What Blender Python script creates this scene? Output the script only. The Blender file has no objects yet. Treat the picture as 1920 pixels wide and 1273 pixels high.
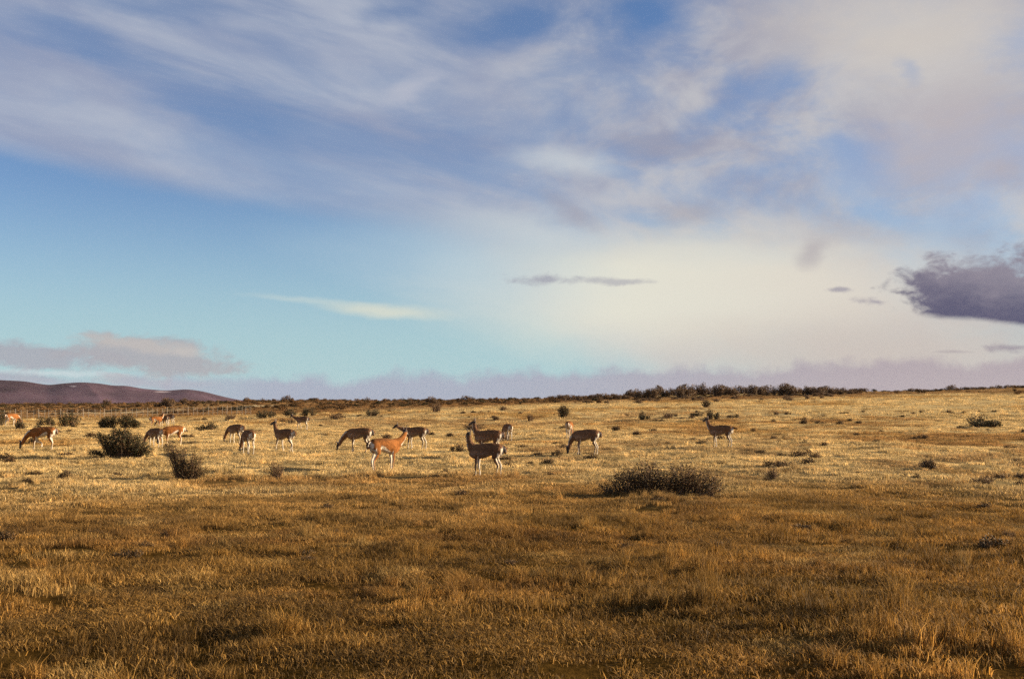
import bpy, math, random
import numpy as np
from mathutils import Vector, Matrix

# ------------------------------------------------------------------ camera, light, sky
scene = bpy.context.scene
COL = scene.collection
F = 1867.0                      # focal length in photograph pixels (35 mm on a 36 mm frame)
EYE = 2.35
PITCH = math.atan((748 - 636.5) / F)

cam_d = bpy.data.cameras.new("camera")
cam_d.lens = 35.0
cam_d.sensor_width = 36.0
cam_d.clip_start = 0.1
cam_d.clip_end = 40000
cam = bpy.data.objects.new("camera", cam_d)
COL.objects.link(cam)
cam.location = (0, 0, EYE)
cam.rotation_euler = (math.pi / 2 + PITCH, 0, 0)
scene.camera = cam

scene.view_settings.view_transform = 'Standard'
scene.view_settings.look = 'None'
scene.view_settings.gamma = 1.0
scene.view_settings.use_curve_mapping = False
scene.view_settings.exposure = 1.35
scene.render.engine = 'CYCLES'
scene.cycles.use_denoising = False
scene.cycles.max_bounces = 6
scene.cycles.diffuse_bounces = 3
scene.cycles.transmission_bounces = 3
scene.cycles.transparent_max_bounces = 4
scene.cycles.volume_bounces = 0
scene.cycles.sample_clamp_direct = 2.5
scene.cycles.sample_clamp_indirect = 2.5

SUN_EL = math.radians(15.0)
SUN_AZ = math.radians(83.0)     # clockwise from +Y (view direction): sun on the right, a little beyond
sun_dir = Vector((math.sin(SUN_AZ) * math.cos(SUN_EL), math.cos(SUN_AZ) * math.cos(SUN_EL), math.sin(SUN_EL)))
sun_l = bpy.data.lights.new("sun", 'SUN')
sun_l.energy = 5.0
sun_l.angle = math.radians(0.6)
sun_l.color = (1.0, 0.80, 0.55)
sun = bpy.data.objects.new("sun", sun_l)
COL.objects.link(sun)
sun.rotation_euler = (-sun_dir).to_track_quat('-Z', 'Y').to_euler()

def pix_dir(px, py):
    """direction of a point of the sky seen at photograph pixel (px, py)"""
    x, y, z = (px - 960) / F, 1.0, (636.5 - py) / F
    c, s = math.cos(PITCH), math.sin(PITCH)
    v = Vector((x, y * c - z * s, y * s + z * c)).normalized()
    return math.atan2(v.x, v.y), math.asin(v.z)

def lin(r, g, b):
    f = lambda c: (c / 255 / 12.92) if c / 255 <= 0.04045 else ((c / 255 + 0.055) / 1.055) ** 2.4
    return (f(r), f(g), f(b), 1.0)

EXPG = 2.0 ** scene.view_settings.exposure
def skyc(r, g, b):
    c = lin(r, g, b)
    return (c[0] / EXPG, c[1] / EXPG, c[2] / EXPG, 1.0)

def build_world():
    w = bpy.data.worlds.new("World")
    scene.world = w
    w.use_nodes = True
    nt = w.node_tree
    N = nt.nodes
    N.clear()
    L = nt.links.new

    def put(sock, v):
        if isinstance(v, bpy.types.NodeSocket):
            L(v, sock)
        elif v is not None:
            sock.default_value = v

    def M(op, a, b=None, c=None, clamp=False):
        n = N.new('ShaderNodeMath'); n.operation = op; n.use_clamp = clamp
        put(n.inputs[0], a); put(n.inputs[1], b)
        if c is not None: put(n.inputs[2], c)
        return n.outputs[0]

    def VM(op, a, b=None, scale=None):
        n = N.new('ShaderNodeVectorMath'); n.operation = op
        put(n.inputs[0], a); put(n.inputs[1], b)
        if scale is not None: put(n.inputs['Scale'], scale)
        return n.outputs['Value'] if op in ('LENGTH', 'DOT_PRODUCT') else n.outputs['Vector']

    def SS(v, a, b, lo=0.0, hi=1.0):
        n = N.new('ShaderNodeMapRange'); n.interpolation_type = 'SMOOTHSTEP'
        put(n.inputs[0], v)
        for i, k in enumerate((a, b, lo, hi)): put(n.inputs[i + 1], k)
        return n.outputs[0]

    def noise(vec, scale, detail=5, rough=0.55, dist=0.0, col=False):
        n = N.new('ShaderNodeTexNoise')
        put(n.inputs['Vector'], vec)
        n.inputs['Scale'].default_value = scale
        n.inputs['Detail'].default_value = detail
        n.inputs['Roughness'].default_value = rough
        n.inputs['Distortion'].default_value = dist
        return n.outputs['Color'] if col else n.outputs['Fac']

    def mix(f, a, b):
        n = N.new('ShaderNodeMix'); n.data_type = 'RGBA'; n.clamp_factor = True
        put(n.inputs[0], f); put(n.inputs[6], a); put(n.inputs[7], b)
        return n.outputs[2]

    tc = N.new('ShaderNodeTexCoord')
    d = tc.outputs['Generated']
    sep = N.new('ShaderNodeSeparateXYZ'); L(d, sep.inputs[0])
    az = M('ARCTAN2', sep.outputs[0], sep.outputs[1])
    el = M('ARCSINE', sep.outputs[2])
    comb = N.new('ShaderNodeCombineXYZ'); L(az, comb.inputs[0]); L(el, comb.inputs[1])
    P = comb.outputs[0]
    dz = VM('MULTIPLY', d, (1.0, 1.0, 2.6))
    warp = VM('SUBTRACT', noise(dz, 7.0, 6, 0.6, col=True), (0.5, 0.5, 0.5))
    Pw = VM('ADD', P, VM('MULTIPLY', warp, (0.11, 0.055, 0.0)))
    Pf = VM('ADD', P, VM('MULTIPLY', warp, (0.05, 0.022, 0.0)))
    def fibres(rot, sx, sy, off, detail=6):
        mp = N.new('ShaderNodeMapping'); mp.vector_type = 'TEXTURE'
        L(P, mp.inputs['Vector'])
        mp.inputs['Location'].default_value = (off, off * 0.7, 0)
        mp.inputs['Rotation'].default_value = (0, 0, math.radians(-rot))
        mp.inputs['Scale'].default_value = (sx, sy, 1)
        return noise(mp.outputs[0], 1.0, detail, 0.58, 0.5)
    sideR = SS(az, -0.16, 0.14)
    dp = VM('MULTIPLY', d, (1.0, 1.0, 1.6))
    bR = noise(dp, 8.5, 7, 0.6, 0.35)
    big = M('ADD', M('MULTIPLY', fibres(11, 0.36, 0.080, 1.3, 5), M('SUBTRACT', 1.0, sideR)), M('MULTIPLY', bR, sideR))   # cloud density
    fR = noise(VM('ADD', dp, (3.1, 1.7, 5.2)), 11.0, 6, 0.58, 0.3)
    fine = M('ADD', M('MULTIPLY', fibres(9, 0.28, 0.06, 4.7), M('SUBTRACT', 1.0, sideR)), M('MULTIPLY', fR, sideR))
    puff = noise(VM('MULTIPLY', d, (1.0, 1.0, 1.7)), 38.0, 4, 0.6, 0.3)

    def ell(px, py, rx, ry, rot=0.0, inner=0.0, amp=0.6, src=None, nz=None):
        a, e = pix_dir(px, py)
        mp = N.new('ShaderNodeMapping'); mp.vector_type = 'TEXTURE'
        L(src or Pw, mp.inputs['Vector'])
        mp.inputs['Location'].default_value = (a, e, 0)
        mp.inputs['Rotation'].default_value = (0, 0, math.radians(-rot))   # positive: falls to the right
        mp.inputs['Scale'].default_value = (rx / F, ry / F, 1)
        ln = VM('LENGTH', mp.outputs[0])
        ln = M('MULTIPLY_ADD', M('SUBTRACT', nz or fine, 0.5), amp, ln)
        return SS(ln, 1.0, inner)

    # clear air
    sky = N.new('ShaderNodeTexSky'); sky.sky_type = 'NISHITA'; sky.sun_disc = False
    sky.sun_elevation = SUN_EL; sky.sun_rotation = SUN_AZ
    sky.air_density = 1.0; sky.dust_density = 0.3; sky.ozone_density = 1.6; sky.altitude = 200
    sk = VM('MULTIPLY', sky.outputs[0], (SKY_T[0], SKY_T[1], SKY_T[2]))
    c = mix(M('MULTIPLY', SS(el, 0.22, 0.0), 0.85), sk, skyc(170, 206, 214))

    # broad thin veil that covers the upper and right sky; its lower edge as elevation over azimuth
    pts = [(-300, 250), (0, 292), (200, 338), (400, 380), (600, 412), (750, 436), (850, 470), (950, 540), (1050, 620), (1150, 700), (1300, 790), (1920, 830)]
    fc = N.new('ShaderNodeFloatCurve')
    A0, A1, E1 = -0.65, 0.5, 0.35
    cv = fc.mapping.curves[0]
    pl = [((pix_dir(x, y)[0] - A0) / (A1 - A0), (pix_dir(x, y)[1] + 0.05) / E1) for x, y in pts]
    cv.points[0].location = (0.0, pl[0][1]); cv.points[1].location = (1.0, pl[-1][1])
    for q in pl: cv.points.new(*q)
    fc.mapping.update()
    L(M('DIVIDE', M('SUBTRACT', az, A0), A1 - A0, clamp=True), fc.inputs['Value'])
    eb = M('SUBTRACT', M('MULTIPLY', fc.outputs[0], E1), 0.05)
    sepw = N.new('ShaderNodeSeparateXYZ'); L(Pf, sepw.inputs[0])
    h = M('SUBTRACT', sepw.outputs[1], eb)
    right = SS(az, -0.25, 0.30)
    veil = SS(h, M('MULTIPLY_ADD', right, -0.03, -0.006), M('MULTIPLY_ADD', right, 0.05, 0.024))
    dens = SS(big, 0.36, 0.60)
    op = M('MULTIPLY', veil, M('MULTIPLY_ADD', dens, 0.47, 0.35))
    # second, lower streak on the left
    streak = M('MULTIPLY', ell(60, 262, 330, 26, 12, 0.1, 0.4, Pf), 0.45)
    op = M('MAXIMUM', op, streak)
    # windows of blue
    for (x, y, rx, ry, ro, k) in HOLES:
        op = M('MULTIPLY', op, M('SUBTRACT', 1.0, M('MULTIPLY', ell(x, y, rx, ry, ro, 0.1, 0.9), k)))
    shade = SS(fine, 0.30, 0.68)
    vl = mix(shade, skyc(156, 163, 186), skyc(186, 191, 203))
    vr = mix(shade, skyc(164, 160, 172), skyc(204, 198, 194))
    c = mix(op, c, mix(SS(az, -0.20, 0.34), vl, vr))
    # bright creamy low sky on the sun side
    cream = M('MULTIPLY', ell(1330, 555, 640, 175, 2, 0.3, 0.4, Pf), 0.97)
    c = mix(cream, c, mix(SS(az, 0.05, 0.5), skyc(228, 226, 211), skyc(219, 208, 197)))
    low = M('MULTIPLY', ell(1640, 660, 620, 110, 0, 0.0, 0.3, Pf), 0.85)
    c = mix(low, c, skyc(203, 192, 184))
    for (x, y, rx, ry, ro, inn, amp, k, rgb, s) in CLOUDS:
        m = M('MULTIPLY', ell(x, y, rx, ry, ro, inn, amp, Pf if s else Pw, puff if s == 2 else None), k)
        c = mix(m, c, skyc(*rgb))
    # bank of grey cloud lying along the horizon
    top = M('MULTIPLY_ADD', M('SUBTRACT', noise(VM('MULTIPLY', d, (1, 1, 0.4)), 11.0, 6, 0.6), 0.5), 0.060, 0.021)
    top = M('ADD', top, M('MULTIPLY', right, 0.012))
    bank = SS(M('SUBTRACT', el, M('MULTIPLY_ADD', M('SUBTRACT', puff, 0.5), 0.02, top)), 0.006, -0.008)
    bank = M('MULTIPLY', bank, SS(az, -0.36, -0.22, 0.45, 0.95))
    c = mix(bank, c, mix(SS(az, -0.1, 0.4), skyc(165, 172, 190), skyc(178, 166, 172)))
    # dark cloud with a flat base on the right, going on out of the frame
    a, e = pix_dir(1690, 582)
    a2, e2 = pix_dir(1920, 612)
    base = M('MULTIPLY_ADD', M('SUBTRACT', az, a), (e2 - e) / (a2 - a), e)
    under = SS(M('SUBTRACT', sepw.outputs[1], base), -0.0025, 0.005)
    dk = M('MAXIMUM', ell(1855, 562, 170, 82, 8, 0.62, 1.1, P, puff), ell(2080, 560, 240, 115, 4, 0.6, 1.1, P, puff))
    dk = M('MULTIPLY', M('MULTIPLY', dk, under), 0.94)
    lift = SS(M('ADD', M('SUBTRACT', sepw.outputs[1], base), M('MULTIPLY', M('SUBTRACT', puff, 0.5), 0.05)), 0.0, 0.05)
    c = mix(dk, c, mix(lift, skyc(82, 80, 110), skyc(140, 132, 146)))

    bg = N.new('ShaderNodeBackground'); L(c, bg.inputs['Color'])
    bg.inputs['Strength'].default_value = 1.0
    out = N.new('ShaderNodeOutputWorld'); L(bg.outputs[0], out.inputs['Surface'])
    w.cycles.sampling_method = 'MANUAL'
    w.cycles.sample_map_resolution = 512

SKY_T = (0.036, 0.0415, 0.054)          # the Nishita sky's strength, per channel
HOLES = [(1230, 35, 150, 85, 0, 1.0), (980, 40, 240, 75, -6, .9), (150, 78, 190, 45, 8, .6), (400, 195, 240, 50, 14, .55), (300, 20, 260, 40, 0, .5),
         (1440, 150, 110, 55, -25, .65), (1625, 300, 120, 60, 30, .5), (1330, 225, 110, 40, -15, .5), (1690, 130, 30, 40, -40, .6),
         (1160, 330, 90, 24, 10, .5), (1220, 400, 120, 26, 8, .6), (1660, 400, 90, 40, 10, .6), (720, 25, 120, 30, 0, .5)]
# x, y, rx, ry, rotation, inner, noise, opacity, colour, crisp
CLOUDS = [
    (1700, 60, 360, 170, 10, 0.0, 0.9, .78, (212, 204, 194), 0),
    (1780, 270, 240, 150, 0, 0.0, 0.9, .62, (196, 185, 184), 0),
    (780, 165, 80, 34, -30, 0.0, 0.9, .60, (190, 192, 204), 0),
    (1060, 315, 150, 45, 8, 0.0, 0.9, .65, (204, 210, 214), 0),
    (1010, 430, 260, 60, 4, 0.0, 0.7, .60, (205, 212, 214), 0),
    (1350, 470, 330, 40, 2, 0.0, 0.7, .50, (216, 216, 208), 0),
    (730, 582, 170, 17, 3, 0.0, 1.1, .75, (222, 222, 204), 1),
    (560, 562, 150, 8, 3, 0.0, 0.8, .45, (205, 216, 210), 1),
    (880, 500, 330, 125, 10, 0.0, 0.5, .62, (190, 208, 216), 1),
    (640, 470, 220, 70, 12, 0.0, 0.5, .25, (175, 200, 214), 1),
    (1075, 400, 95, 32, 28, 0.1, 1.1, .62, (160, 158, 172), 1),
    (1300, 395, 95, 32, -4, 0.1, 1.1, .55, (172, 166, 172), 1),
    (1240, 275, 150, 40, 5, 0.1, 1.0, .50, (160, 155, 166), 0),
    (1520, 470, 36, 46, -12, 0.1, 1.0, .50, (166, 158, 166), 1),
    (1000, 528, 85, 15, 2, 0.1, 2.2, .75, (158, 158, 172), 2),
    (1150, 530, 110, 9, 2, 0.1, 2.2, .60, (164, 163, 174), 2),
    (1577, 549, 26, 6, 0, 0.1, 2.2, .70, (150, 145, 160), 2),
    (1650, 565, 42, 8, 4, 0.1, 2.2, .70, (146, 140, 156), 2),
    (1895, 652, 55, 10, 0, 0.1, 2.2, .75, (150, 140, 152), 2),
    (1790, 662, 40, 5, 0, 0.2, 0.9, .50, (165, 154, 160), 1),
    (40, 668, 190, 30, 2, 0.45, 1.5, .85, (168, 168, 178), 2),
    (285, 664, 190, 40, 6, 0.45, 1.5, .90, (172, 170, 176), 2),
    (250, 645, 130, 18, 7, 0.2, 1.5, .60, (198, 190, 184), 2),
    (345, 655, 60, 15, 7, 0.2, 1.5, .50, (204, 197, 190), 2),
    (110, 702, 170, 9, 0, 0.2, 1.0, .60, (205, 214, 218), 2),
    (60, 714, 140, 16, 3, 0.2, 1.6, .75, (168, 166, 180), 2),
    (255, 716, 90, 18, 3, 0.2, 1.6, .80, (178, 174, 182), 2),
    (360, 722, 80, 22, 3, 0.2, 1.6, .70, (176, 174, 184), 2),
]
build_world()

# ------------------------------------------------------------------ helpers
RNG = np.random.default_rng(7)
random.seed(7)

_perm = np.random.default_rng(3).random((256, 256))
def vnoise(x, y):
    xi = np.floor(x).astype(int); yi = np.floor(y).astype(int)
    fx = x - xi; fy = y - yi
    fx = fx * fx * fx * (fx * (fx * 6 - 15) + 10); fy = fy * fy * fy * (fy * (fy * 6 - 15) + 10)
    g = lambda i, j: _perm[i & 255, j & 255]
    a = g(xi, yi) * (1 - fx) + g(xi + 1, yi) * fx
    b = g(xi, yi + 1) * (1 - fx) + g(xi + 1, yi + 1) * fx
    return (a * (1 - fy) + b * fy) * 2 - 1

def fbm(x, y, s, octv=4, rough=0.5):
    t = 0.0; a = 1.0; n = 0.0; f = 1.0 / s
    for k in range(octv):
        t = t + a * vnoise(x * f + 17.3 * k + 5.1, y * f + 9.7 * k + 31.7); n += a
        a *= rough; f *= 2.03
    return t / n

def sstep(v, a, b):
    t = np.clip((v - a) / (b - a), 0, 1)
    return t * t * (3 - 2 * t)

def tag(o, label=None, cat=None, group=None, kind=None):
    if label: o['label'] = label
    if cat: o['category'] = cat
    if group: o['group'] = group
    if kind: o['kind'] = kind
    return o

def mesh_obj(name, verts, faces, mat=None, parent=None, smooth=False, link=True):
    me = bpy.data.meshes.new(name)
    me.from_pydata([tuple(v) for v in verts] if not isinstance(verts, list) else verts, [], faces)
    if smooth: me.polygons.foreach_set('use_smooth', [True] * len(me.polygons))
    if mat: me.materials.append(mat)
    o = bpy.data.objects.new(name, me)
    if link: COL.objects.link(o)
    if parent: o.parent = parent
    return o

def quick_mesh(name, V, T, k):
    """V (n,3) float array, T flat index array of k-gons"""
    me = bpy.data.meshes.new(name)
    V = np.ascontiguousarray(V, dtype=np.float32); T = np.ascontiguousarray(T, dtype=np.int32).ravel()
    nf = len(T) // k
    me.vertices.add(len(V)); me.vertices.foreach_set('co', V.ravel())
    me.loops.add(len(T)); me.loops.foreach_set('vertex_index', T)
    me.polygons.add(nf)
    me.polygons.foreach_set('loop_start', np.arange(nf, dtype=np.int32) * k)
    me.update(calc_edges=True)
    return me

def color_attr(me, name, C):
    at = me.color_attributes.new(name, 'FLOAT_COLOR', 'POINT')
    C4 = np.ones((len(C), 4), dtype=np.float32); C4[:, :3] = C
    at.data.foreach_set('color', C4.ravel())

def material(name, base=(0.3, 0.2, 0.1), rough=0.9, attr=None, attr_type='GEOMETRY', noise_scale=None, noise_amt=0.3,
             translucent=0.0, bump=None, spec=0.2):
    m = bpy.data.materials.new(name); m.use_nodes = True
    nt = m.node_tree; N = nt.nodes; L = nt.links.new
    b = N['Principled BSDF']
    b.inputs['Roughness'].default_value = rough
    b.inputs['Specular IOR Level'].default_value = spec
    b.inputs['Base Color'].default_value = (*base, 1)
    colr = None
    if attr:
        for i, (an, ty) in enumerate(attr if isinstance(attr, list) else [(attr, attr_type)]):
            a = N.new('ShaderNodeAttribute'); a.attribute_name = an; a.attribute_type = ty
            if colr is None: colr = a.outputs['Color']
            else:
                mx = N.new('ShaderNodeMix'); mx.data_type = 'RGBA'; mx.blend_type = 'MULTIPLY'
                mx.inputs[0].default_value = 1.0
                L(colr, mx.inputs[6]); L(a.outputs['Color'], mx.inputs[7]); colr = mx.outputs[2]
    if noise_scale:
        tc = N.new('ShaderNodeTexCoord')
        nz = N.new('ShaderNodeTexNoise'); nz.inputs['Scale'].default_value = noise_scale; nz.inputs['Detail'].default_value = 5
        nz.inputs['Roughness'].default_value = 0.65
        L(tc.outputs['Object'], nz.inputs['Vector'])
        mr = N.new('ShaderNodeMapRange'); mr.inputs[1].default_value = 0.28; mr.inputs[2].default_value = 0.72
        mr.inputs[3].default_value = 1 - noise_amt; mr.inputs[4].default_value = 1 + noise_amt
        L(nz.outputs['Fac'], mr.inputs[0])
        mx = N.new('ShaderNodeMix'); mx.data_type = 'RGBA'; mx.blend_type = 'MULTIPLY'; mx.inputs[0].default_value = 1.0
        if colr is None: mx.inputs[6].default_value = (*base, 1)
        else: L(colr, mx.inputs[6])
        L(mr.outputs[0], mx.inputs[7]); colr = mx.outputs[2]
        if bump:
            bp = N.new('ShaderNodeBump'); bp.inputs['Strength'].default_value = bump; bp.inputs['Distance'].default_value = 0.05
            L(nz.outputs['Fac'], bp.inputs['Height']); L(bp.outputs[0], b.inputs['Normal'])
    if colr is not None: L(colr, b.inputs['Base Color'])
    if translucent:
        tr = N.new('ShaderNodeBsdfTranslucent'); mxs = N.new('ShaderNodeMixShader')
        mxs.inputs[0].default_value = translucent
        if colr is not None: L(colr, tr.inputs['Color'])
        else: tr.inputs['Color'].default_value = (*base, 1)
        L(b.outputs[0], mxs.inputs[1]); L(tr.outputs[0], mxs.inputs[2])
        L(mxs.outputs[0], N['Material Output'].inputs['Surface'])
    return m

# ------------------------------------------------------------------ terrain
_px = np.array([0, 215, 430, 700, 960, 1060, 1180, 1300, 1450, 1600, 1700, 1800, 1920], float)
_az = np.arctan((_px - 960) / F)
_rows = [  # distance, row of the photograph where the ground at that distance is seen
    (95, [799, 799, 799, 798, 798, 797, 795, 793, 790, 788, 787, 786, 785]),
    (130, [785, 784, 782, 775, 770, 769, 767, 764, 761, 759, 758, 758, 757]),
    (180, [769, 768, 764, 759, 757, 756, 753, 750, 747, 744, 743, 742, 741]),
    (240, [757.5, 757, 751.5, 750, 750, 747, 741, 736.5, 734, 732, 734, 731, 728])]
def _tables():
    rr = [1.0, 6, 12, 38, 50]; zz = [np.full(13, v) for v in (0, -.02, -0.05, -0.60, -0.36)]
    for r, ys in _rows:
        y = np.array(ys); rr.append(r); zz.append(EYE - (y - 748) / F * r)
    last = zz[-1]
    for r, dz in ((300, 2.0), (450, 8.0), (800, 20.0), (2500, 38.0), (20000, 120.0)):
        rr.append(r); zz.append(np.minimum(last, 3.0) - dz)
    lr = np.log(np.array(rr)); zz = np.array(zz)
    g = np.linspace(0, math.log(20000), 900)
    T = np.stack([np.interp(g, lr, zz[:, j]) for j in range(13)], 1)
    ga = np.linspace(_az[0], _az[-1], 160)
    T = np.stack([np.interp(ga, _az, T[i]) for i in range(len(g))], 0)
    k = np.exp(-0.5 * (np.arange(-12, 13) / 5.0) ** 2); k /= k.sum()
    Tp = np.pad(T, ((12, 12), (12, 12)), mode='edge')
    Tp = np.apply_along_axis(lambda v: np.convolve(v, k, 'valid'), 0, Tp)
    Tp = np.apply_along_axis(lambda v: np.convolve(v, k, 'valid'), 1, Tp)
    return g, ga, Tp
_g, _ga, _T = _tables()
def terrain(X, Y):
    X = np.asarray(X, float); Y = np.asarray(Y, float)
    r = np.hypot(X, Y) + 1e-6; a = np.arctan2(X, Y)
    u = np.clip(np.log(np.maximum(r, 1.0)) / _g[-1] * (len(_g) - 1), 0, len(_g) - 1.001)
    v = np.clip((a - _ga[0]) / (_ga[-1] - _ga[0]) * (len(_ga) - 1), 0, len(_ga) - 1.001)
    i = u.astype(int); j = v.astype(int); fu = u - i; fv = v - j
    z = (_T[i, j] * (1 - fu) + _T[i + 1, j] * fu) * (1 - fv) + (_T[i, j + 1] * (1 - fu) + _T[i + 1, j + 1] * fu) * fv
    fade = sstep(r, 2.0, 9.0)
    z = z + fade * (0.105 * fbm(X, Y, 2.4, 3) + 0.035 * fbm(X - 8, Y + 3, 0.7, 2) + 0.10 * fbm(X + 40, Y - 13, 9.0, 2))
    z = z + sstep(r, 110, 220) * (0.30 * fbm(X, Y, 26.0, 3))
    return z

def at(px, py, rmin=8.0, rmax=245.0):
    """ground point that is seen at pixel (px, py)"""
    az, el = pix_dir(px, py)
    rs = np.exp(np.linspace(math.log(rmin), math.log(rmax), 3000))
    X = rs * math.sin(az); Y = rs * math.cos(az)
    h = EYE + rs * math.tan(el) - terrain(X, Y)
    k = np.argmax(h < 0) if (h < 0).any() else int(np.argmin(h))
    return float(X[k]), float(Y[k]), float(rs[k])

def ppm(px, X, Y):                       # photograph pixels per metre there
    return F / Y

# colour of the dry grassland, browner and darker near the camera, pale straw beyond
STRAW = np.array([0.640, 0.470, 0.215]); GOLD = np.array([0.430, 0.235, 0.058]); BROWN = np.array([0.150, 0.070, 0.018])
OLIVE = np.array([0.190, 0.108, 0.026]); RUST = np.array([0.235, 0.122, 0.045]); PALE = np.array([0.50, 0.42, 0.26])
def field(X, Y):
    r = np.hypot(X, Y)
    n1 = fbm(X, Y, 14.0, 4); n2 = fbm(X + 91, Y + 33, 3.0, 3); n3 = fbm(X - 50, Y + 71, 30.0, 3); n4 = fbm(X + 7, Y - 210, 1.1, 2)
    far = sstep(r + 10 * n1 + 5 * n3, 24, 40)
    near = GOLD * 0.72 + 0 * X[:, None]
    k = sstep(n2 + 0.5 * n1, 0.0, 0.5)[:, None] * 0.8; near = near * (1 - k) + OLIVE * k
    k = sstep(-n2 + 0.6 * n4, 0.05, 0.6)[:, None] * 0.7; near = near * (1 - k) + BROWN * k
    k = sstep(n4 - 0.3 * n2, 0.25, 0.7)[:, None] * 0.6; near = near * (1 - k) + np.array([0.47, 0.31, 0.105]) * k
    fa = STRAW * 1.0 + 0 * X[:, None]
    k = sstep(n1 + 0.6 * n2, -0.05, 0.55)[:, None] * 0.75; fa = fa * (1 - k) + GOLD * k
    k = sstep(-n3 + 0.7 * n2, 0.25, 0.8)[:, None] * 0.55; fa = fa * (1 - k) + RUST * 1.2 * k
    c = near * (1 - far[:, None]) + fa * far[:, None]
    # rusty heath belt before the skyline, thickest on the left
    a = np.arctan2(X, Y)
    edge = 128 + 30 * sstep(a, -0.25, 0.1) + 16 * sstep(a, .15, .4)
    hb = sstep(r + 22 * n3 + 6 * n1, edge, edge + 26)[:, None] * (0.80 + 0.2 * n1[:, None])
    c = c * (1 - hb) + (RUST * 1.05) * hb
    # pale dry strip along the old track on the left
    sa = np.array([-0.44, -0.37, -0.335, -0.31, -0.28, -0.22]); sr = np.array([160., 163, 168, 176, 183, 190])
    rc = np.interp(a, sa, sr)
    st = np.exp(-((r - rc) / 4.0) ** 2) * (a > -0.43) * (a < -0.2) * sstep(fbm(X, Y, 9.0, 2), -0.35, 0.0)
    c = c * (1 - st[:, None]) + PALE * st[:, None]
    # bare crest strip below the ridge scrub on the right
    st = np.exp(-((r - (212 + 6 * n3)) / 5.0) ** 2) * sstep(a, 0.09, 0.16) * (1 - sstep(a, 0.30, 0.36))
    c = c * (1 - st[:, None]) + STRAW * st[:, None]
    return c

def build_ground():
    ang = np.concatenate([np.linspace(-180, -46, 40, endpoint=False), np.linspace(-46, 46, 520, endpoint=False), np.linspace(46, 180, 40, endpoint=False)])
    ang = np.radians(ang)
    rad = np.concatenate([[0.4, 1.0, 2.0], np.exp(np.linspace(math.log(3.0), math.log(330.0), 420)), np.exp(np.linspace(math.log(345), math.log(9300), 40))])
    A, R = np.meshgrid(ang, rad)
    X = (R * np.sin(A)).ravel(); Y = (R * np.cos(A)).ravel()
    Z = terrain(X, Y)
    na, nr = len(ang), len(rad)
    i, j = np.meshgrid(np.arange(nr - 1), np.arange(na), indexing='ij')
    j2 = (j + 1) % na
    q = np.stack([i * na + j, i * na + j2, (i + 1) * na + j2, (i + 1) * na + j], -1).reshape(-1, 4)
    V = np.stack([X, Y, Z], 1)
    V = np.vstack([V, [0, 0, terrain(np.array([0.0]), np.array([0.0]))[0]]])
    me = quick_mesh("ground", V, q[:, ::-1], 4)
    rg_ = np.hypot(V[:, 0], V[:, 1])
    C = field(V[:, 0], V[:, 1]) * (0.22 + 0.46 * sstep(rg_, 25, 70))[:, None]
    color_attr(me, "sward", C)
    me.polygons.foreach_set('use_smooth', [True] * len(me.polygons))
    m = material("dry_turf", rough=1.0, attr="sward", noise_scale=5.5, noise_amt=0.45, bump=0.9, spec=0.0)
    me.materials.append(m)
    o = bpy.data.objects.new("ground", me); COL.objects.link(o)
    tag(o, kind='structure', label='wide dry golden grassland rising gently to the skyline')
build_ground()

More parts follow.
